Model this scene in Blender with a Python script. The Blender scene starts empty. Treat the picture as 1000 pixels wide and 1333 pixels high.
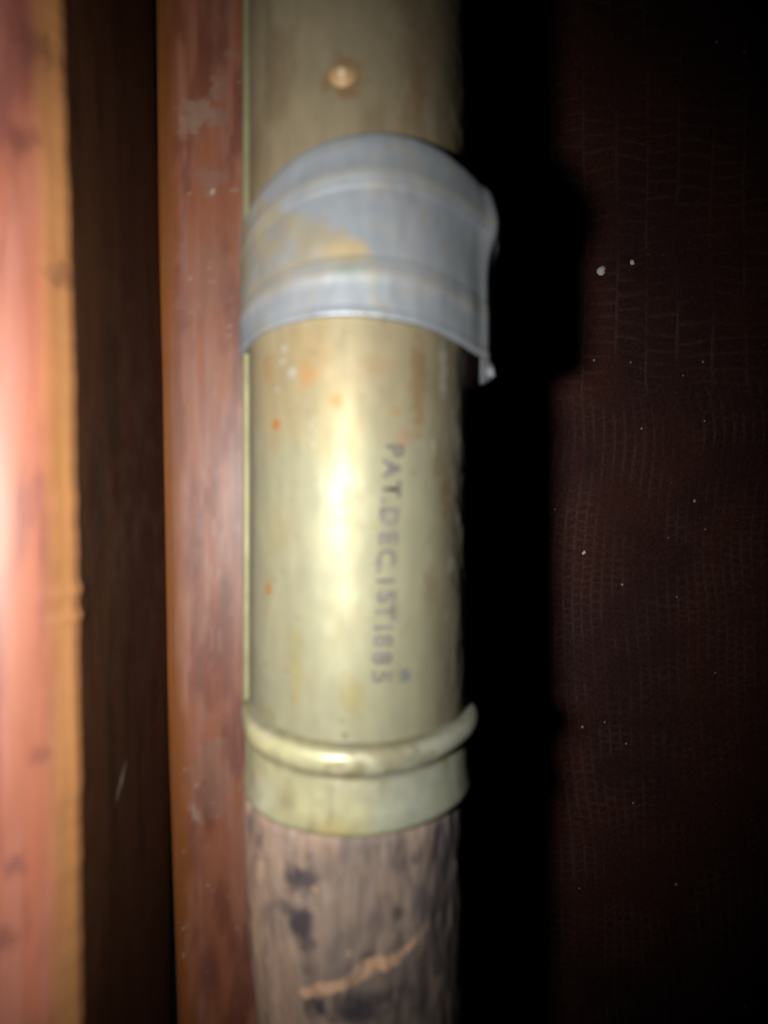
import bpy, math, random
import numpy as np
from mathutils import Vector

# ------------------------------------------------------------------ camera, world, light
S = bpy.context.scene
F = 850.0                    # focal length in pixels of the 1000 x 1333 photograph
HZ = 650.0                   # horizon row
cam_d = bpy.data.cameras.new("camera")
cam = bpy.data.objects.new("camera", cam_d)
S.collection.objects.link(cam)
cam.location = (0, 0, 0)
cam.rotation_euler = (math.radians(90), 0, 0)
cam_d.sensor_fit = 'VERTICAL'
cam_d.sensor_height = 36.0
cam_d.lens = F / 1333.0 * 36.0
cam_d.shift_y = -(666.5 - HZ) / 1333.0
cam_d.clip_start = 0.002
cam_d.clip_end = 20.0
cam_d.dof.use_dof = True
cam_d.dof.focus_distance = 0.262
cam_d.dof.aperture_fstop = 12.0
S.camera = cam

w = bpy.data.worlds.new("World")
S.world = w
w.use_nodes = True
w.node_tree.nodes['Background'].inputs[0].default_value = (0.55, 0.6, 0.7, 1)
w.node_tree.nodes['Background'].inputs[1].default_value = 0.002

ld = bpy.data.lights.new("camera_flash", 'SPOT')
ld.energy = 1.62
ld.color = (1.0, 0.975, 0.93)
ld.shadow_soft_size = 0.0042
ld.spot_size = math.radians(104)
ld.spot_blend = 1.0
lamp = bpy.data.objects.new("camera_flash", ld)
lamp.location = (-0.030, 0.0, -0.001)
lamp.rotation_euler = (math.radians(90), 0, math.radians(6))
S.collection.objects.link(lamp)

S.view_settings.view_transform = 'Standard'
S.view_settings.look = 'None'
S.view_settings.exposure = 0.0
S.view_settings.gamma = 1.0
S.cycles.max_bounces = 6

# ------------------------------------------------------------------ helpers
C = S.collection
D = 0.12                     # distance of the pole's axis
CX = -34 / F * D             # its x
R = 0.0196                   # sleeve radius

def P(px, py, d):
    return ((px - 500) / F * d, d, (HZ - py) / F * d)

def hit(px, py, r=R, cx=CX, cy=D):
    """point where a sight line meets the pole: (theta, z)"""
    dx = (px - 500) / F
    a = dx * dx + 1; b = -2 * (dx * cx + cy); c = cx * cx + cy * cy - r * r
    disc = max(b * b - 4 * a * c, 0)
    t = (-b - math.sqrt(disc)) / (2 * a)
    return math.atan2(dx * t - cx, cy - t), (HZ - py) / F * t

def _h(ix, iy, iz, seed):
    n = (ix * 374761393 + iy * 668265263 + iz * 2147483647 + seed * 1274126177) & 0xffffffff
    n = ((n ^ (n >> 13)) * 1274126177) & 0xffffffff
    n = ((n ^ (n >> 16)) * 2246822519) & 0xffffffff
    return ((n ^ (n >> 15)) & 0xffff) / 65535.0

def vnoise(x, y, z, seed=0):
    x, y, z = [np.asarray(a, dtype=np.float64) for a in np.broadcast_arrays(x, y, z)]
    ix, iy, iz = [np.floor(a).astype(np.int64) for a in (x, y, z)]
    fx, fy, fz = x - ix, y - iy, z - iz
    fx, fy, fz = [a * a * (3 - 2 * a) for a in (fx, fy, fz)]
    out = 0
    for dx in (0, 1):
        for dy in (0, 1):
            for dz in (0, 1):
                wgt = (fx if dx else 1 - fx) * (fy if dy else 1 - fy) * (fz if dz else 1 - fz)
                out = out + wgt * _h(ix + dx, iy + dy, iz + dz, seed)
    return out

def fbm(x, y, z, seed=0, o=4):
    s = 0; a = .5; t = 0
    for k in range(o):
        s = s + a * vnoise(x * 2**k, y * 2**k, z * 2**k, seed + k * 7); t += a; a *= .5
    return s / t

def sstep(a, b, x):
    t = np.clip((x - a) / (b - a), 0, 1)
    return t * t * (3 - 2 * t)

def mixc(c, col, m):
    m = np.clip(m, 0, 1)[:, None]
    return c * (1 - m) + np.array(col)[None, :] * m

def make(name, verts, faces, mat, parent=None, col=None, smooth=True):
    me = bpy.data.meshes.new(name)
    V = np.asarray(verts, dtype=np.float32); Fc = faces
    if isinstance(Fc, np.ndarray):
        n = len(Fc)
        me.vertices.add(len(V)); me.vertices.foreach_set('co', V.ravel())
        me.loops.add(n * 4); me.loops.foreach_set('vertex_index', Fc.astype(np.int32).ravel())
        me.polygons.add(n)
        me.polygons.foreach_set('loop_start', np.arange(0, n * 4, 4, dtype=np.int32))
        me.polygons.foreach_set('loop_total', np.full(n, 4, dtype=np.int32))
        me.update(calc_edges=True)
    else:
        me.from_pydata([tuple(map(float, v)) for v in V], [], Fc)
    if smooth:
        me.polygons.foreach_set('use_smooth', np.ones(len(me.polygons), dtype=bool))
    if col is not None:
        at = me.color_attributes.new('paint', 'FLOAT_COLOR', 'POINT')
        c = np.ones((len(V), 4), dtype=np.float32); c[:, :col.shape[1]] = col
        at.data.foreach_set('color', c.ravel())
    me.validate()
    me.materials.append(mat)
    o = bpy.data.objects.new(name, me)
    C.objects.link(o)
    if parent:
        o.parent = parent
        o.matrix_parent_inverse = parent.matrix_world.inverted()
    return o

def grid_faces(nu, nv, wrap=False):
    """vertex index = j*nu + i ; faces wind so that u x v is outward"""
    i = np.arange(nu if wrap else nu - 1); j = np.arange(nv - 1)
    I, J = np.meshgrid(i, j)
    I = I.ravel(); J = J.ravel(); I2 = (I + 1) % nu
    return np.stack([J * nu + I, J * nu + I2, (J + 1) * nu + I2, (J + 1) * nu + I], 1)

def tag(o, label=None, cat=None, group=None, kind=None):
    if label: o['label'] = label
    if cat: o['category'] = cat
    if group: o['group'] = group
    if kind: o['kind'] = kind
    return o

def empty(name, loc):
    o = bpy.data.objects.new(name, None)
    o.empty_display_size = .01
    o.location = loc
    C.objects.link(o)
    bpy.context.view_layer.update()
    return o

def material(name, base=(.5, .5, .5), metallic=0., rough=.5, paint=False, scale=(400, 400, 400),
             var=.15, bump=.1, bdist=.0002, rvar=.1, coat=0., coat_r=.2, spec=.5, gain=1.):
    m = bpy.data.materials.new(name)
    m.use_nodes = True
    nt = m.node_tree; N = nt.nodes; L = nt.links
    b = N['Principled BSDF']
    b.inputs['Metallic'].default_value = metallic
    b.inputs['Specular IOR Level'].default_value = spec
    b.inputs['Coat Weight'].default_value = coat
    b.inputs['Coat Roughness'].default_value = coat_r
    tc = N.new('ShaderNodeTexCoord')
    mp = N.new('ShaderNodeMapping'); mp.inputs['Scale'].default_value = scale
    L.new(tc.outputs['Object'], mp.inputs['Vector'])
    no = N.new('ShaderNodeTexNoise'); no.inputs['Scale'].default_value = 1; no.inputs['Detail'].default_value = 6
    L.new(mp.outputs[0], no.inputs['Vector'])
    mr = N.new('ShaderNodeMapRange')
    mr.inputs['From Min'].default_value = .3; mr.inputs['From Max'].default_value = .7
    mr.inputs['To Min'].default_value = (1 - var) * gain; mr.inputs['To Max'].default_value = (1 + var) * gain
    L.new(no.outputs['Fac'], mr.inputs['Value'])
    mul = N.new('ShaderNodeVectorMath'); mul.operation = 'SCALE'
    if paint:
        a = N.new('ShaderNodeVertexColor'); a.layer_name = 'paint'
        L.new(a.outputs['Color'], mul.inputs[0])
        if coat:
            cm = N.new('ShaderNodeMath'); cm.operation = 'MULTIPLY'; cm.inputs[1].default_value = coat
            L.new(a.outputs['Alpha'], cm.inputs[0]); L.new(cm.outputs[0], b.inputs['Coat Weight'])
    else:
        mul.inputs[0].default_value = base
    L.new(mr.outputs[0], mul.inputs['Scale'])
    L.new(mul.outputs[0], b.inputs['Base Color'])
    n2 = N.new('ShaderNodeTexNoise'); n2.inputs['Scale'].default_value = 160; n2.inputs['Detail'].default_value = 5
    L.new(tc.outputs['Object'], n2.inputs['Vector'])
    m2 = N.new('ShaderNodeMapRange')
    m2.inputs['From Min'].default_value = .3; m2.inputs['From Max'].default_value = .7
    m2.inputs['To Min'].default_value = rough - rvar; m2.inputs['To Max'].default_value = rough + rvar
    L.new(n2.outputs['Fac'], m2.inputs['Value']); L.new(m2.outputs[0], b.inputs['Roughness'])
    bp = N.new('ShaderNodeBump'); bp.inputs['Strength'].default_value = bump; bp.inputs['Distance'].default_value = bdist
    L.new(no.outputs['Fac'], bp.inputs['Height']); L.new(bp.outputs[0], b.inputs['Normal'])
    return m

def box(name, x0, x1, y0, y1, z0, z1, mat, parent=None):
    v = [(x, y, z) for x in (x0, x1) for y in (y0, y1) for z in (z0, z1)]
    f = [(0, 1, 3, 2), (4, 6, 7, 5), (0, 4, 5, 1), (2, 3, 7, 6), (0, 2, 6, 4), (1, 5, 7, 3)]
    return make(name, v, f, mat, parent, smooth=False)

# ------------------------------------------------------------------ materials
M_sleeve = material('tarnished_nickel', metallic=.30, rough=.52, paint=True, scale=(500, 500, 130), var=.08, bump=.10, bdist=.00015, rvar=.05, gain=.365, spec=.16)
M_band = material('dull_plated_metal', metallic=.4, rough=.52, paint=True, scale=(300, 300, 200), var=.07, bump=.06, bdist=.00015, rvar=.07, gain=.44, spec=.2)
M_shaft = material('weathered_wood', rough=.62, paint=True, scale=(380, 380, 170), var=.14, bump=.25, bdist=.0003, spec=.12, gain=.64)
M_rivet = material('copper_rivet', paint=True, metallic=.1, rough=.6, var=.06, gain=.62)
M_stamp = material('stamped_patina', base=(.10, .09, .08), metallic=0., rough=.6, var=.3)
M_wood = material('varnished_mahogany', rough=.50, paint=True, scale=(260, 260, 22), var=.12, bump=.10, bdist=.0002, coat=1., coat_r=.47, spec=.4, rvar=.06, gain=.54)
M_wood2 = material('worn_mahogany', rough=.50, paint=True, scale=(260, 260, 22), var=.12, bump=.10, bdist=.0002, coat=1., coat_r=.40, spec=.4, rvar=.06, gain=.42)
M_collar = material('tarnished_collar', metallic=.15, rough=.42, paint=True, scale=(400, 400, 400), var=.12, bump=.18, bdist=.0002, rvar=.06, gain=.52, spec=.4)
M_side = material('dark_brown_wood', paint=True, rough=.6, scale=(260, 260, 22), var=.14, bump=.12, spec=.08)
M_leather = material('embossed_leather', rough=.6, paint=True, scale=(900, 900, 900), var=.3, bump=.2, bdist=.0001, spec=.10, gain=1.3)
M_board = material('leather_backing', base=(.01, .006, .005), rough=.8)
M_dust2 = material('grey_dust', base=(.40, .38, .35), rough=.9, var=.3)
M_dust = material('pale_dust', base=(.85, .82, .76), rough=.9, var=.1)

# ------------------------------------------------------------------ left post (rounded, close to the flash)
M_side2 = material('post_core_wood', base=(.10, .05, .03), rough=.6)
def edge_off(zs):        # the edge bows a little, as in the photograph
    return np.interp(zs, [-.17, -.09, -.03, .03, .09, .17], [.0016, .0013, .0008, -.0002, -.0022, -.0046])
def post():
    root = empty('wooden_post', (-.075, .13, -.16))
    tag(root, 'glossy reddish wooden post with a rounded edge, brightly lit at the far left', 'wooden post')
    # cross-section of the face: nearly flat, bending into a rounded right edge
    pts = [(-.118, .0900), (-.112, .0898), (-.100, .0903), (-.085, .0932), (-.075, .0966), (-.067, .1002), (-.0625, .1028),
           (-.0590, .1052), (-.0560, .1080), (-.0545, .1104), (-.0537, .1118), (-.0535, .1130), (-.0535, .1140)]
    prof = []
    for k in range(len(pts) - 1):
        p0 = pts[max(k - 1, 0)]; p1 = pts[k]; p2 = pts[k + 1]; p3 = pts[min(k + 2, len(pts) - 1)]
        for s in range(8):
            t = s / 8
            prof.append(tuple(.5 * (2 * p1[i] + (p2[i] - p0[i]) * t + (2 * p0[i] - 5 * p1[i] + 4 * p2[i] - p3[i]) * t * t +
                       (-p0[i] + 3 * p1[i] - 3 * p2[i] + p3[i]) * t ** 3) for i in (0, 1)))
    prof = np.array(prof)
    nu = len(prof); zs = np.linspace(-.17, .17, 420); nv = len(zs)
    X = np.tile(prof[:, 0], (nv, 1)); Y = np.tile(prof[:, 1], (nv, 1)); Z = np.repeat(zs[:, None], nu, 1)
    off = edge_off(zs)
    X = X + off[:, None]
    chip = (fbm(zs * 260, 0, 0, 5, 3) - .5) * .0005
    chip = chip + .0007 * np.exp(-((zs - P(0, 762, .118)[2]) / .0012) ** 2) + .0006 * np.exp(-((zs - P(0, 795, .118)[2]) / .001) ** 2)
    X = X + chip[:, None] * sstep(.106, .111, Y)
    x, y, z = X.ravel(), Y.ravel(), Z.ravel()
    col = np.tile(np.array([.56, .18, .095]), (len(x), 1))
    g = fbm(x * 420, y * 200, z * 26, 11, 4)
    col = mixc(col, (.66, .26, .20), sstep(.45, .75, g) * .7)
    col = mixc(col, (.26, .07, .06), sstep(.42, .70, fbm(x * 260, 0, z * 40, 21, 5)) * .75)
    ed = sstep(-.0572, -.0546, x - np.repeat(off, nu))
    col = mixc(col, (.66, .30, .10), ed * .85)
    for px, py, rr in ((45, 60, 22), (38, 190, 17), (35, 1110, 14), (25, 1200, 16), (70, 350, 14), (55, 980, 12)):
        cxx, _, cz = P(px, py, .108)
        dd = np.hypot((x - cxx) * 1.2, (z - cz) * .8) / (rr / F * .108) + (fbm(x * 900, y * 900, z * 500, 3, 3) - .5) * 1.5
        col = mixc(col, (.17, .05, .045), (1 - sstep(.2, 1.4, dd)) * .5)
    # the long side that runs back into the furniture
    ys = np.linspace(.1140, .1592, 60)
    Ys, Zs = np.meshgrid(ys, zs); sx = (-.0535 + off + chip)[:, None] + 0 * Ys
    f = ((Ys - .114) / .0445)
    sx = (sx - chip[:, None] * np.minimum(f * 12, 1)).ravel(); sy = Ys.ravel(); sz = Zs.ravel()
    sc = np.tile(np.array([.070, .030, .014]), (len(sx), 1))
    sc = mixc(sc, (.040, .018, .009), sstep(.40, .7, fbm(sy * 300, 3, sz * 40, 22, 4)) * .8)
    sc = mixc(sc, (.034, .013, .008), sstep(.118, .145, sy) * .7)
    dp, dz = .130, (HZ - 1020) / F * .130
    u, v = (sy - dp), sz - dz
    u, v = u * .72 - v * .69, u * .69 + v * .72
    dd = np.hypot(u / .0011, v / .0046) + (fbm(sy * 700, 0, sz * 700, 7, 2) - .5) * .9
    sc = mixc(sc, (.42, .38, .28), (1 - sstep(.3, 1.1, dd)) * .5)
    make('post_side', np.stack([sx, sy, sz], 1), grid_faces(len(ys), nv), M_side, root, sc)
    box('post_core', -.118, -.0600, .1180, .1580, -.17, .17, M_side2, root)
    make('post_body', np.stack([x, y, z], 1), grid_faces(nu, nv), M_wood, root, col)
post()

# ------------------------------------------------------------------ board behind the pole
def board():
    root = empty('wooden_board', (-.03, .18, -.20))
    tag(root, 'scuffed reddish brown varnished board with a rounded orange edge, behind the pole', 'wooden board')
    d0 = .158
    xl = P(209, 0, d0 + .002)[0]
    pts = []
    for k in range(9):
        a = math.radians(180 - 90 * k / 8)       # rounded front left corner
        pts.append((xl + .0022 + .0022 * math.cos(a), d0 + .0022 - .0022 * math.sin(a)))
    pts = [(xl, d0 + .022)] + pts
    for xx in np.linspace(pts[-1][0] + .0004, .004, 60): pts.append((xx, d0 - .0008 * math.sin((xx - xl) / (.05) * math.pi)))
    pts += [(.0045, d0 + .001), (.0045, d0 + .022)]
    pts = np.array(pts); nu = len(pts)
    zs = np.linspace(-.20, .20, 600); nv = len(zs)
    X = np.tile(pts[:, 0], (nv, 1)); Y = np.tile(pts[:, 1], (nv, 1)); Z = np.repeat(zs[:, None], nu, 1)
    off = np.interp(zs, [-.20, -.128, -.04, .04, .12, .20], [.0052, .0042, .0013, -.0002, -.0010, -.0016])
    X = X + off[:, None]
    x, y, z = X.ravel(), Y.ravel(), Z.ravel()
    col = np.tile(np.array([.50, .170, .085]), (len(x), 1))
    g = fbm(x * 700, 0, z * 30, 31, 4)
    col = mixc(col, (.58, .26, .18), sstep(.45, .7, g) * .7)
    col = mixc(col, (.22, .055, .04), sstep(.42, .70, fbm(x * 260, 0, z * 70, 41, 5)) * .6)
    edn = (fbm(x * 500, 0, z * 120, 43, 3) - .5) * .003
    ed = 1 - sstep(xl + .0030, xl + .0066, x - np.repeat(off, nu) + edn)
    col = mixc(col, (.36, .115, .022), ed * .9)
    def scuff(px, py, rx, rz, cc, s, seed, ang=0.):
        nonlocal col
        cxx, _, cz = P(px, py, d0)
        u, v = (x - cxx), (z - cz)
        u, v = u * math.cos(ang) - v * math.sin(ang), u * math.sin(ang) + v * math.cos(ang)
        dd = np.hypot(u / (rx / F * d0), v / (rz / F * d0)) + (fbm(x * 600, 0, z * 600, seed, 3) - .5) * 1.6
        col = mixc(col, cc, (1 - sstep(.6, 1.2, dd)) * s)
    scuff(257, 150, 19, 27, (.58, .37, .26), .8, 3, .4)
    scuff(283, 112, 9, 14, (.50, .30, .22), .7, 4)
    scuff(300, 72, 7, 7, (.50, .30, .22), .5, 5)
    scuff(281, 155, 16, 12, (.50, .30, .24), .6, 6)
    scuff(275, 235, 17, 22, (.46, .27, .21), .5, 8)
    scuff(305, 250, 7, 5, (.55, .36, .28), .8, 9)
    scuff(278, 250, 3, 3, (.8, .7, .6), .9, 1)
    scuff(272, 360, 40, 60, (.42, .22, .16), .4, 14)
    scuff(256, 1060, 5, 20, (.60, .44, .34), .7, 12, -.5)
    scuff(280, 1010, 26, 50, (.40, .24, .18), .5, 15)
    streak = sstep(.60, .72, fbm(x * 2600, 0, z * 150, 51, 2)) * np.exp(-((z - P(0, 690, d0)[2]) / .035) ** 2) * np.exp(-((x - P(288, 0, d0)[0]) / .006) ** 2)
    col = mixc(col, (.62, .40, .32), streak * .45)
    rn = random.Random(12)
    for k in range(46):
        qx, _, qz = P(rn.uniform(235, 318), rn.choice([rn.uniform(60, 500), rn.uniform(850, 1300)]), d0)
        rr_ = rn.uniform(.00012, .0004)
        dd = np.hypot(x - qx, (z - qz) * .8) / rr_
        col = mixc(col, (.70, .50, .40), np.exp(-dd * dd) * rn.uniform(.2, .8))
    make('board_body', np.stack([x, y, z], 1), grid_faces(nu, nv), M_wood2, root, np.column_stack([col, 1 - .8 * ed]))
board()

# ------------------------------------------------------------------ leather on the right
def leather():
    d0 = .262
    root = empty('leather_case', (.10, .28, -.26))
    tag(root, 'dark maroon reptile-embossed leather case face, right of the pole', 'leather case')
    us = np.arange(535, 1130, 1.7); vs = np.arange(1460, -140, -2.0)
    U, V = np.meshgrid(us, vs); u, v = U.ravel(), V.ravel()
    wu = u + (fbm(u / 110, v / 160, 0, 1, 2) - .5) * 20
    wv = v + (fbm(u / 110, v / 90, 0, 2, 2) - .5) * 16 + (fbm(u / 12, v / 12, 0, 4, 2) - .5) * 3
    def lattice(cu, cv, sw, sh, seed, wid):
        k = np.floor(cu / sw)
        du = np.abs(cu / sw - k - .5); du = (.5 - du) * sw          # distance from column line
        j = cv / sh + _h(k.astype(np.int64), 0 * k.astype(np.int64), 0 * k.astype(np.int64), seed) + \
            (vnoise(cu / sw * .9, cv / sh * .4, 0, seed) - .5) * .7
        dv = (.5 - np.abs(j - np.floor(j) - .5)) * sh
        return np.exp(-(du / wid) ** 2), np.exp(-(dv / wid) ** 2)
    a1, b1 = lattice(wu - 755, wv, 43, 19.5, 3, 1.7)
    fine = wu - .045 * (v - 700) - 18 * np.exp(-((v - 560) / 90) ** 2)
    a2, b2 = lattice(fine - 735, wv, 13, 10.5, 9, 1.5)
    wt = sstep(470, 560, v + (wu - 760) * .12)
    fade = 1 - .65 * sstep(520, 560, v) * (1 - sstep(600, 680, v))
    cre = np.maximum(a1 * .9, b1 * .7) * (1 - wt) + np.maximum(a2 * .85, b2 * .6 * fade) * wt
    cre *= .15 + 1.0 * sstep(.3, .75, fbm(u / 40, v / 40, 0, 8, 3))
    puff = (1 - wt) * .00022 + wt * .00009
    y = d0 + cre * puff + (fbm(u / 160, v / 160, 0, 5, 2) - .5) * .003
    x = (u - 500) / F * d0; z = (HZ - v) / F * d0
    col = np.tile(np.array([.050, .018, .014]), (len(x), 1))
    col = mixc(col, (.034, .015, .014), sstep(.4, .65, fbm(u / 120, v / 120, 0, 15, 3)) * .8)
    col = mixc(col, (.090, .052, .045), cre * .6)
    nu, nv = len(us), len(vs)
    make('leather_cover', np.stack([x, y, z], 1), grid_faces(nu, nv), M_leather, root, col)
    box('case_body', x.min(), x.max(), d0 + .0035, d0 + .05, z.min(), z.max(), M_board, root)

    rnd = random.Random(4)
    def fleck(name, px, py, r, seed):
        # lumpy little crumb, flattened on to the leather
        rr = random.Random(seed); V_ = []; F_ = []; nl, ns = 6, 10
        c = Vector(P(px, py, d0)); s = r / F * d0
        for j in range(nl + 1):
            for i in range(ns):
                a = 2 * math.pi * i / ns; b = math.pi * j / nl
                q = s * (1 + rr.uniform(-.28, .28))
                V_.append((c.x + q * math.cos(a) * math.sin(b), c.y - .0002 - .45 * q * math.cos(b), c.z + q * 1.1 * math.sin(a) * math.sin(b)))
        for j in range(nl):
            for i in range(ns):
                F_.append((j * ns + i, (j + 1) * ns + i, (j + 1) * ns + (i + 1) % ns, j * ns + (i + 1) % ns))
        return V_, F_
    for px, py, r, lab in ((782, 353, 6.2, 'pale crumb of debris, the largest, stuck to the dark leather'),
                           (823, 342, 3.2, 'small pale crumb just right of and above the largest crumb on the leather'),
                           (760, 719, 3.4, 'small pale fleck low on the leather beside the pole shadow')):
        V_, F_ = fleck('debris_fleck', px, py, r, px)
        tag(make('debris_fleck', V_, F_, M_dust), lab, 'debris', 'pale crumbs on the leather')
    VV = []; FF = []
    spots = [(773, 469, 1.8), (821, 472, 1.5), (915, 471, 1.9), (835, 558, 2.0), (917, 548, 2.0), (904, 652, 2.4), (918, 689, 1.4),
             (722, 663, 1.8), (800, 673, 1.5), (798, 714, 1.5), (810, 761, 2.0), (881, 777, 1.4), (787, 940, 1.7), (758, 946, 2.2),
             (815, 968, 1.5), (933, 55, 2.4), (969, 68, 1.6), (880, 1151, 2.2), (970, 1310, 2.6), (735, 675, 1.2), (931, 876, 1.2),
             (824, 1045, 1.5), (754, 1156, 1.2), (665, 285, 2.4), (889, 489, 1.2), (870, 700, 1.1)]
    spots += [(rnd.uniform(730, 1000), rnd.uniform(0, 1333), rnd.uniform(.4, .7)) for _ in range(45)]
    for k, (px, py, r) in enumerate(spots):
        V_, F_ = fleck('d', px, py, r * .8, k)
        o = len(VV); VV += V_; FF += [tuple(i + o for i in f) for f in F_]
    tag(make('dust_specks', VV, FF, M_dust2), 'scattered tiny pale dust specks on the dark leather', 'dust', kind='stuff')
leather()

# ------------------------------------------------------------------ the pole
tool = empty('tool_handle', (CX, D, -.20))
tag(tool, 'old pole with a stamped tarnished metal sleeve over a weathered wooden shaft', 'pole')

def lathe(name, zs, rf, mat, paint, parent=tool, cfun=None, nu=256, cx=CX, cy=D, rot0=math.pi):
    """zs from bottom to top; rf(theta, z) radius; theta 0 faces the camera"""
    th = np.linspace(-math.pi, math.pi, nu, endpoint=False); zs = np.asarray(zs)
    T, Z = np.meshgrid(th, zs); t, z = T.ravel(), Z.ravel()
    r = rf(t, z)
    ox, oy = cfun(z) if cfun else (0, 0)
    x = cx + ox + r * np.sin(t); y = cy + oy - r * np.cos(t)
    col = paint(t, z, x, y)
    return make(name, np.stack([x, y, z], 1), grid_faces(nu, len(zs), True), mat, parent, col)

def blotch(col, t, z, px, py, rpx, cc, s=1., rz=None, seed=1, r=R, lo=.5, hi=1.2, nz=900, amp=1.2):
    t0, z0 = hit(px, py, r)
    sc = (D - r) / F
    rz = rz or rpx
    dd = np.hypot(r * (t - t0) / (rpx * sc), (z - z0) / (rz * sc)) + (fbm(t * r * nz, 0, z * nz, seed, 3) - .5) * amp
    return mixc(col, cc, (1 - sstep(lo, hi, dd)) * s)

def sleeve_paint(t, z, x, y):
    u = t * R
    col = np.tile(np.array([.62, .60, .39]), (len(t), 1))
    n1 = fbm(u * 90, 0, z * 45, 101, 4); n2 = fbm(u * 160, 0, z * 70, 111, 4)
    col = mixc(col, (.52, .50, .38), sstep(.45, .7, n1) * .6)
    col = mixc(col, (.62, .50, .24), sstep(.5, .72, n2) * .45)
    top = sstep(.003, .022, z)
    col = mixc(col, (.66, .50, .28), top * .55)
    # tarnished brown above the band
    up = sstep(.045, .056, z)
    tar = .30 + .45 * fbm(u * 130, 0, z * 60, 121, 4)
    col = mixc(col, (.60, .50, .32), up * (tar + .3))
    col = mixc(col, (.36, .20, .10), up * sstep(.52, .70, fbm(u * 150, 0, z * 70, 131, 4)) * .3)
    # right flank browner
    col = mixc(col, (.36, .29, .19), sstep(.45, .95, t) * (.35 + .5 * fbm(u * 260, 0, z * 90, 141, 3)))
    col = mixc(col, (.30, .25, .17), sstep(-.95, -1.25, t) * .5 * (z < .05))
    B = lambda *a, **k: blotch(col, t, z, *a, **k)
    for px, py, r_, cc, s, rz in (
            (400, 487, 16, (.80, .42, .16), .65, 20), (438, 520, 10, (.80, .38, .15), .75, 10), (360, 553, 8, (.75, .25, .07), .95, 8),
            (350, 768, 8, (.75, .33, .08), .8, 9), (515, 535, 9, (.70, .40, .18), .5, 8), (526, 570, 14, (.70, .40, .25), .5, 18),
            (545, 500, 14, (.52, .33, .16), .7, 70), (490, 475, 26, (.60, .44, .24), .6, 14), (405, 450, 30, (.72, .52, .26), .5, 30),
            (458, 640, 14, (.62, .42, .26), .35, 14), (530, 880, 10, (.20, .24, .34), .6, 12), (385, 870, 12, (.62, .52, .18), .45, 60),
            (460, 905, 20, (.55, .45, .16), .5, 30), (360, 690, 26, (.60, .52, .24), .4, 40), (580, 645, 10, (.36, .24, .10), .7, 60),
            (570, 600, 9, (.42, .28, .12), .5, 30), (345, 930, 22, (.50, .44, .22), .5, 20), (395, 965, 10, (.34, .27, .14), .6, 6),
            (448, 958, 5, (.32, .28, .14), .7, 5), (444, 938, 4, (.40, .34, .18), .6, 4), (560, 765, 16, (.46, .33, .20), .5, 30),
            (448, 655, 5, (.40, .33, .18), .5, 4), (350, 480, 14, (.66, .45, .18), .5, 24), (447, 102, 30, (.55, .30, .12), .7, 28),
            (540, 60, 26, (.36, .22, .12), .35, 90), (350, 60, 12, (.32, .27, .16), .4, 110), (545, 120, 12, (.40, .20, .09), .3, 50)):
        col = B(px, py, r_, cc, s, rz, seed=int(px + py))
    for px, py, r_, rz, s in ((370, 455, 5, 5, .9), (367, 472, 5, 5, 1), (381, 484, 5, 8, 1), (362, 505, 4, 8, .5), (333, 872, 3, 3, .8),
                              (577, 480, 10, 40, .7), (590, 540, 7, 30, .5), (565, 580, 5, 16, .6), (592, 575, 5, 22, .7),
                              (595, 700, 6, 30, .8), (588, 735, 12, 14, .6), (581, 800, 5, 6, .6), (600, 890, 6, 24, .6), (597, 640, 4, 14, .5)):
        col = B(px, py, r_, (.78, .76, .66), s, rz, seed=int(px * 2 + py), nz=1600, amp=1.5)
    rs = random.Random(31)
    for k in range(70):
        t0 = rs.uniform(-1.1, 1.2); z0_ = rs.uniform(-.036, .08); L_ = rs.uniform(.001, .006); a_ = rs.gauss(1.57, .5)
        du = (t - t0) * R; dz_ = z - z0_
        al = du * math.cos(a_) + dz_ * math.sin(a_); ac = -du * math.sin(a_) + dz_ * math.cos(a_)
        mk = np.exp(-(ac / .00010) ** 2) * (1 - sstep(L_ * .4, L_ * .6, np.abs(al)))
        col = mixc(col, (.26, .22, .13) if k % 3 else (.85, .83, .70), mk * rs.uniform(.15, .45))
    pit = sstep(.74, .82, fbm(u * 700, 0, z * 700, 155, 3))
    col = mixc(col, (.40, .34, .18), pit * .35)
    fl = sstep(.66, .76, fbm(u * 1500, 0, z * 700, 151, 3)) * sstep(.75, 1.05, t)
    return mixc(col, (.75, .72, .62), fl * .6)

def sleeve_r(t, z):
    r = R + (fbm(t * 2.4, 0, z * 110, 7, 3) - .5) * .00032
    rough = sstep(.85, 1.1, t) * (1 - sstep(1.9, 2.2, t))
    return r + rough * (fbm(t * R * 500, 0, z * 300, 17, 3) - .5) * .0004

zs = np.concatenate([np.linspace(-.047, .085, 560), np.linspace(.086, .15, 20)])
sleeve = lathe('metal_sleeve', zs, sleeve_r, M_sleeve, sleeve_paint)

# thin pale rod running down the sleeve's left side
def edge_rod():
    ns = 12; zz = np.linspace(-.0385, .15, 240)
    a = np.linspace(0, 2 * math.pi, ns, endpoint=False)
    A, Z = np.meshgrid(a, zz); A = A.ravel(); Z = Z.ravel()
    cx = -.02440; cy = .1165
    rr = .00082 * (1 + .25 * (fbm(Z * 300, 0, 0, 3, 2) - .5))
    x = cx + rr * np.cos(A); y = cy + rr * np.sin(A)
    col = np.tile(np.array([.50, .48, .27]), (len(x), 1))
    make('edge_rod', np.stack([x, y, Z], 1), grid_faces(ns, len(zz), True), M_sleeve, tool, col)
edge_rod()

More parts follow.
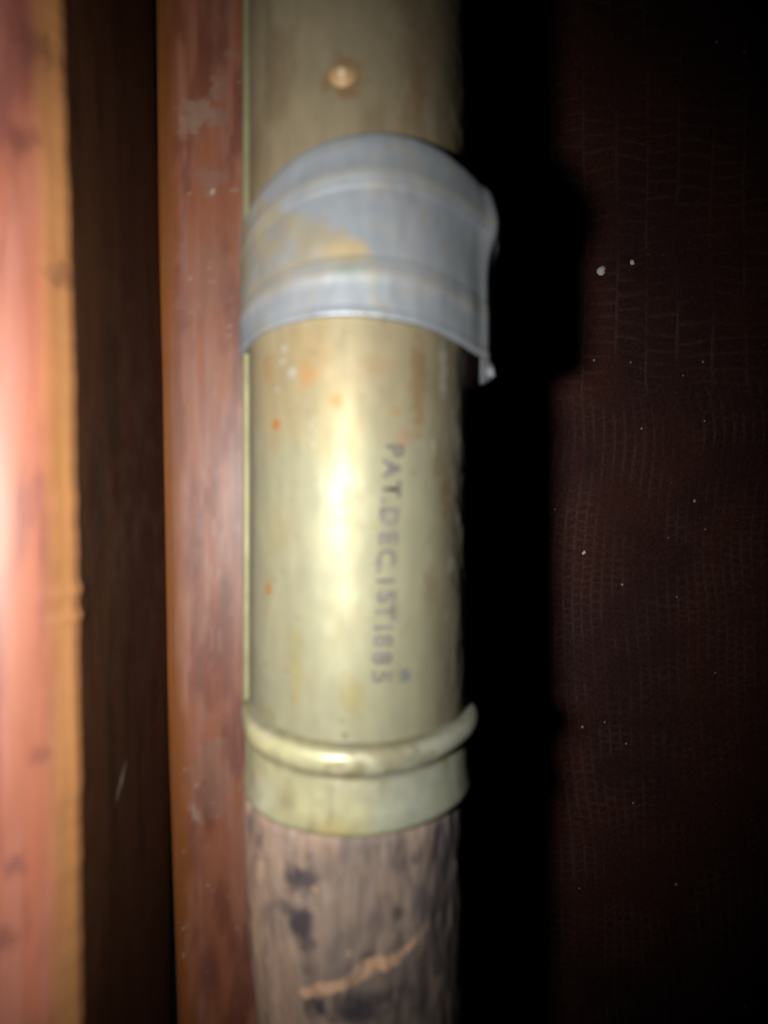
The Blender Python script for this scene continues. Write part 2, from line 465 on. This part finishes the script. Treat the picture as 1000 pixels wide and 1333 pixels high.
# collar: ferrule with a rolled bead
ZB, ZF = -.0398, -.0513
def ferr_prof():
    p = [(R - .0008, ZF + .0001), (R + .0004, ZF - .0002), (R + .0011, ZF + .0002), (R + .0012, ZF + .0010), (R + .0006, ZF + .0035), (R + .0005, ZB - .0036),
         (R + .0003, ZB - .0030), (R + .0002, ZB - .0025)]
    for k in range(15):
        a = math.radians(-80 + 160 * k / 14)
        p.append((R + .0003 + .0018 * math.cos(a), ZB + .0023 * math.sin(a)))
    p += [(R + .0001, ZB + .0026), (R - .0006, ZB + .0028)]
    return np.array(p)
BEAD = [(326, 951), (364, 979), (406, 990), (469, 994), (532, 988), (574, 970), (606, 955)]
FOOT = [(330, 1046), (343, 1059), (385, 1079), (448, 1088), (511, 1086), (553, 1072), (591, 1050)]
def fit(t, pts, r, cx=CX, cy=D):
    """height as a smooth function of the angle, through edge points measured on the object"""
    q = [hit(a, b, r, cx, cy) for a, b in pts]
    A = np.array([[1, math.cos(a), math.sin(a), math.cos(2 * a) * .5] for a, _ in q]); z = np.array([b for _, b in q])
    reg = np.diag([0, 1, 1, 1]) * 1e-2
    k = np.linalg.solve(A.T @ A + reg, A.T @ z)
    return k[0] + k[1] * np.cos(t) + k[2] * np.sin(t) + k[3] * np.cos(2 * t) * .5
def collar(name, prof, paint):
    nu = 256; th = np.linspace(-math.pi, math.pi, nu, endpoint=False)
    T = np.tile(th, (len(prof), 1)); Rr = np.repeat(prof[:, 0][:, None], nu, 1); Z = np.repeat(prof[:, 1][:, None], nu, 1)
    t, r, z = T.ravel(), Rr.ravel(), Z.ravel()
    bu = sstep(.6, 1.3, t) * (1 - sstep(1.6, 2.3, t))
    out = np.maximum(r - R, 0)
    r = r + bu * out * .32 - out * .55 * sstep(-.75, -1.25, t) + (fbm(t * 5, 0, z * 200, 3, 3) - .5) * .0002
    z = np.where(z > ZB - .0022, ZB + (z - ZB) * (1 - .3 * sstep(.7, 1.35, t)), z)
    zb = fit(t, BEAD, R + .0015) - ZB; zf = fit(t, FOOT, R + .0006) - ZF
    z = z + zf + (zb - zf) * sstep(ZF + .001, ZB - .001, z)
    x = CX - .0004 + r * np.sin(t); y = D - r * np.cos(t)
    make(name, np.stack([x, y, z], 1), grid_faces(nu, len(prof), True), M_collar, tool, paint(t, z, x, y))
def collar_paint(t, z, x, y):
    u = t * R
    col = np.tile(np.array([.62, .61, .42]), (len(t), 1))
    col = mixc(col, (.62, .58, .30), sstep(.4, .65, fbm(u * 120, 0, z * 120, 201, 3)) * .7)
    col = mixc(col, (.50, .54, .46), sstep(.0, .5, t) * .6)
    col = mixc(col, (.60, .44, .16), np.exp(-((t + .15) / .16) ** 2) * np.exp(-((z - ZF - .001) / .0012) ** 2) * .8)
    zz = z - (fit(t, BEAD, R + .0015) - ZB)
    groove = np.exp(-((zz - ZB - .0024) / .0006) ** 2) + np.exp(-((zz - ZB + .0028) / .0008) ** 2)  # darker colour just above and below the bead
    col = mixc(col, (.13, .11, .07), groove * (.35 + .6 * fbm(u * 300, 0, z * 300, 211, 3)))
    col = mixc(col, (.30, .25, .13), sstep(.58, .72, fbm(u * 350, 0, z * 350, 215, 4)) * .6)
    return mixc(col, (.34, .33, .14), (1 - sstep(ZF + .0002, ZF + .0011, z)) * .5)
pr = ferr_prof()
collar('ferrule', pr[:9], collar_paint)
collar('rolled_bead', pr[7:], collar_paint)

# rivet
def rivet():
    t0, z0 = hit(446, 97); V_ = []; F_ = []; nr, ns = 22, 40
    rr = .0021; n = Vector((math.sin(t0), -math.cos(t0), 0)); c = Vector((CX, D, z0)) + n * (R - .0002)
    tx = Vector((math.cos(t0), math.sin(t0), 0)); tz = Vector((0, 0, 1))
    prof = [(q, .0012 * (.5 + .5 * math.cos(math.pi * min(q / 1.5, 1))) - .0002 * q) for q in np.linspace(1.6, .001, 22)]
    for q, h in prof:
        for i in range(ns):
            a = 2 * math.pi * i / ns
            V_.append(c + tx * (q * rr * math.cos(a)) + tz * (q * rr * math.sin(a)) + n * h)
    for j in range(len(prof) - 1):
        for i in range(ns):
            F_.append((j * ns + i, j * ns + (i + 1) % ns, (j + 1) * ns + (i + 1) % ns, (j + 1) * ns + i))
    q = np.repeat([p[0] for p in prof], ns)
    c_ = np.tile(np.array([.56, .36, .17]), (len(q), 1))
    c_ = mixc(c_, (.80, .66, .48), 1 - sstep(.1, .5, q)); c_ = mixc(c_, (.42, .26, .12), sstep(1.0, 1.4, q))  # pale worn centre, with the dome's highlight put into the colour
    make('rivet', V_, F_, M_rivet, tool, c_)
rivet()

# stamped lettering, wrapped round the sleeve; reads downwards
def letters():
    glyphs = [('P', 586, 514), ('A', 610, 510.5), ('T', 637, 510), ('.', 652, 509), ('D', 672, 507), ('E', 700, 506), ('C', 726, 503.5), ('.', 742, 503),
              ('1', 756, 503), ('S', 777, 503), ('T', 797, 502), ('1', 817, 499.5), ('8', 834, 499), ('8', 856, 498), ('5', 881, 497)]
    size = 24.0 * (D - R) / F / .70             # cap height is about 0.7 of the size
    for ch, py, px in glyphs:
        for burr in (False,):
            cu = bpy.data.curves.new('letter', 'FONT')
            cu.body = ch; cu.size = size; cu.align_x = 'CENTER'
            cu.resolution_u = 4
            if burr:
                cu.fill_mode = 'NONE'; cu.bevel_depth = .00007; cu.bevel_resolution = 1; cu.offset = .00018
            else:
                cu.offset = .00013
            ob = bpy.data.objects.new('tmp', cu); C.objects.link(ob)
            bpy.context.view_layer.update()
            me = bpy.data.meshes.new_from_object(ob.evaluated_get(bpy.context.evaluated_depsgraph_get()))
            bpy.data.objects.remove(ob)
            t0, z0 = hit(px, py)
            sh = .36 * size
            for v in me.vertices:
                lx, ly, lz = v.co
                hh = (ly - sh) if ch != '.' else (ly - sh)
                t = t0 + hh / R            # top of the letter points right
                z = z0 - lx
                rad = float(sleeve_r(np.array([t]), np.array([z]))[0]) + .00012 + lz
                v.co = (CX + rad * math.sin(t), D - rad * math.cos(t), z)
            me.materials.clear(); me.materials.append(M_stamp)
            if burr:
                rim = bpy.data.objects.new('letter_rim', me); C.objects.link(rim); rim.parent = lo
            else:
                lo = bpy.data.objects.new('letter', me); C.objects.link(lo); lo.parent = tool
                lo.matrix_parent_inverse = tool.matrix_world.inverted()
# M_burr = material('stamp_burr', base=(.66, .62, .42), metallic=.6, rough=.4)
letters()

# wooden shaft
def shaft_paint(t, z, x, y):
    u = t * R
    col = np.tile(np.array([.37, .275, .215]), (len(t), 1))
    col = mixc(col, (.24, .19, .165), sstep(.4, .65, fbm(u * 130, 0, z * 80, 301, 4)) * .8)
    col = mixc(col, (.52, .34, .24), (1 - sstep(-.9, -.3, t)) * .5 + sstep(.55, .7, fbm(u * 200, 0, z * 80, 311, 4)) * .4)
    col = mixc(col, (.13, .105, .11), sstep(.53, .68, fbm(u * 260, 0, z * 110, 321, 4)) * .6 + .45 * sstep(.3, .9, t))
    B = lambda *a, **k: blotch(col, t, z, *a, **k)
    dk = (.060, .052, .062)
    for px, py, rx, rz, s in ((405, 1140, 13, 18, .8), (385, 1150, 8, 16, .6), (397, 1205, 12, 16, .9), (378, 1185, 12, 8, .6), (403, 1230, 7, 30, .7),
                              (545, 1110, 8, 14, .8), (522, 1192, 8, 10, .7), (572, 1190, 5, 18, .7), (460, 1320, 34, 13, .95), (450, 1305, 22, 9, .6),
                              (560, 1290, 14, 50, .5), (500, 1300, 30, 8, .6), (345, 1100, 6, 10, .4), (485, 1245, 8, 8, .5)):
        col = B(px, py, rx * 1.45, dk, s, rz * 1.25, seed=int(px + py), amp=1.9, lo=.2, hi=1.6, nz=420)
    for px, py, rx, rz, s in ((345, 1130, 10, 26, .6), (400, 1112, 10, 22, .4), (334, 1190, 5, 40, .6), (415, 1158, 4, 4, .8), (590, 1210, 4, 20, .5), (460, 1242, 5, 6, .6)):
        col = B(px, py, rx, (.62, .42, .28), s, rz, seed=int(px + py), amp=1.4)
    # pale scar: bare wood along a polyline
    line = [(398, 1296), (425, 1290), (445, 1285), (470, 1272), (495, 1255), (520, 1252), (533, 1238), (545, 1222), (560, 1205)]
    wd = [7, 10, 6, 10, 12, 8, 5, 5, 6]
    m = np.zeros(len(t)); sc = (D - R) / F
    P2 = [hit(a, b) for a, b in line]
    nz = (fbm(u * 1400, 0, z * 1400, 331, 3) - .5)
    for k in range(len(P2) - 1):
        ax, az = P2[k][0] * R, P2[k][1]; bx, bz = P2[k + 1][0] * R, P2[k + 1][1]
        L2 = (bx - ax) ** 2 + (bz - az) ** 2
        q = np.clip(((u - ax) * (bx - ax) + (z - az) * (bz - az)) / L2, 0, 1)
        dist = np.hypot(u - ax - q * (bx - ax), z - az - q * (bz - az))
        wdt = (wd[k] * (1 - q) + wd[k + 1] * q) * sc
        m = np.maximum(m, (1 - sstep(.7, 1.15, dist / wdt + nz * .9)) * (1. if k < 5 else .55))
    m = m * (.45 + .9 * sstep(.35, .6, fbm(u * 500, 0, z * 500, 341, 3)))
    fib = sstep(.55, .75, fbm(u * 1300, 0, z * 160, 351, 3))
    col = mixc(col, (.10, .08, .075), fib * .2)
    col = mixc(col, (.50, .38, .30), sstep(.62, .8, fbm(u * 1100, 3, z * 130, 361, 3)) * .4)
    return mixc(col, (.74, .45, .29), m)
def shaft_r(t, z):
    s = np.clip((-.052 - z) / .03, 0, 1.4)
    r = R + .0002 - .0013 * s ** 2 * (.55 + .45 * np.cos(t + 1.57)) 
    r = r - .0016 * sstep(-.0002, .0004, z - fit(t, FOOT, R + .0006))
    return r + (fbm(t * 5, 0, z * 60, 33, 4) - .5) * .0006 + (fbm(t * R * 700, 0, z * 160, 35, 3) - .5) * .0007
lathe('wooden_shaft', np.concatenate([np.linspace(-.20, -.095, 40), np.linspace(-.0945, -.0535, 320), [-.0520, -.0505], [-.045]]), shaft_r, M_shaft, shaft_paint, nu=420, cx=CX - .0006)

# ------------------------------------------------------------------ loose band round the sleeve
def band():
    root = empty('metal_band', (CX + .0014, D, .02))
    tag(root, 'loose dull grey metal band with two raised ribs and a tan worn patch', 'metal band')
    RB = .0230; bx = CX + .0014; by = D + .0022
    nu = 400; th = np.linspace(math.radians(-160), math.radians(150), nu)
    # v profile along height: (v, radial)
    vp = [(0, -.0007), (0, .0), (.006, .0005), (.02, .0007), (.036, .0004), (.05, .0), (.10, .0), (.16, .0), (.19, .00025), (.215, .0008), (.24, .00105), (.265, .0008), (.29, .00025), (.32, -.0001),
          (.4, -.0001), (.5, -.0001), (.6, -.0001), (.70, -.0001), (.735, .00015), (.76, .0006), (.785, .00085), (.81, .0006), (.835, .0002), (.87, .0), (.93, .0), (.97, -.0001), (.99, -.0003), (1, -.0007),
          (1, -.0012), (.5, -.0012), (0, -.0012), (0, -.0007)]
    # densify
    v = []; 
    for k in range(len(vp) - 1):
        n = 4 if vp[k + 1][0] - vp[k][0] > .03 else 2
        for s in range(n):
            q = s / n; v.append((vp[k][0] * (1 - q) + vp[k + 1][0] * q, vp[k][1] * (1 - q) + vp[k + 1][1] * q))
    v.append(vp[-1]); v = np.array(v)
    T = np.tile(th, (len(v), 1)); VV = np.repeat(v[:, 0][:, None], nu, 1); RR = np.repeat(np.where(v[:, 1] > 0, v[:, 1] * .2, v[:, 1])[:, None], nu, 1)
    t, vv, ro = T.ravel(), VV.ravel(), RR.ravel()
    tooth = np.exp(-((t - math.radians(78)) / math.radians(4)) ** 2)
    TOP = [(335, 258), (364, 210), (406, 182), (461, 171), (511, 174), (553, 187), (599, 213), (625, 236)]
    BOT = [(322, 447), (343, 432), (372, 420), (406, 413), (456, 411), (511, 415), (566, 428), (599, 445), (629, 466)]
    z1 = fit(t, TOP, RB, bx, by); z0 = fit(t, BOT, RB, bx, by) - .0013 * np.exp(-((t - math.radians(77)) / math.radians(2.2)) ** 2)
    z = z0 + (z1 - z0) * vv
    fold = np.exp(-((t - math.radians(62)) / math.radians(3.5)) ** 2)
    bulge = np.exp(-((t - math.radians(68)) / math.radians(15)) ** 2) * np.exp(-((vv - .80) / .16) ** 2)
    wav = (fbm(t * 4, 0, z * 80, 5, 3) - .5) * .0005
    side = sstep(math.radians(48), math.radians(60), t)
    ro = np.where((vv > .1) & (vv < .9) & (ro > 0), ro * (1 - .85 * side), ro)
    r = RB + ro + fold * .0006 + bulge * .0016 + .0006 * sstep(.6, 1.4, t) + wav + .0002 * tooth * (1 - vv) ** 6
    x = bx + r * np.sin(t); y = by - r * np.cos(t)
    u = t * RB
    col = np.tile(np.array([.50, .55, .60]), (len(t), 1))
    col = mixc(col, (.58, .60, .64), sstep(.4, .7, fbm(u * 120, 0, z * 120, 401, 3)) * .6)
    rib = np.exp(-((vv - .24) / .035) ** 2) + np.exp(-((vv - .785) / .03) ** 2)
    col = mixc(col, (.60, .58, .50), rib * (.3 + .5 * fbm(u * 300, 0, z * 300, 411, 3)))
    # worn patch: triangle of brass showing through between the ribs, left of centre
    n = (fbm(u * 260, 0, z * 260, 421, 3) - .5)
    ta, za = hit(345, 262, RB, bx, by); tb, zb = hit(490, 330, RB, bx, by)
    line = za + (zb - za) * (t - ta) / (tb - ta) + n * .006
    m = (1 - sstep(-.0010, .0010, z - line)) * (1 - sstep(tb - .10, tb + .1, t + n * .4)) * sstep(.22, .34, vv + n * .1)
    mot = sstep(.3, .62, fbm(u * 420, 0, z * 420, 427, 4))
    col = mixc(col, (.60, .53, .36), m * (.35 + .5 * mot))
    m2 = np.exp(-((t + .10) / .22) ** 2) * np.exp(-((z - hit(430, 325, RB, bx, by)[1]) / .0016) ** 2)
    col = mixc(col, (.80, .62, .34), np.clip(m2 * 1.1 + n * .8 * m2, 0, 1) * .8 * (m > .3))
    col = mixc(col, (.36, .50, .42), np.exp(-((t + .08) / .12) ** 2) * np.exp(-((vv - .24) / .04) ** 2) * .5)
    col = mixc(col, (.70, .55, .34), sstep(.62, .75, fbm(u * 500, 0, z * 500, 431, 3)) * .25)
    make('band_body', np.stack([x, y, z], 1), grid_faces(nu, len(v)), M_band, root, col)
band()
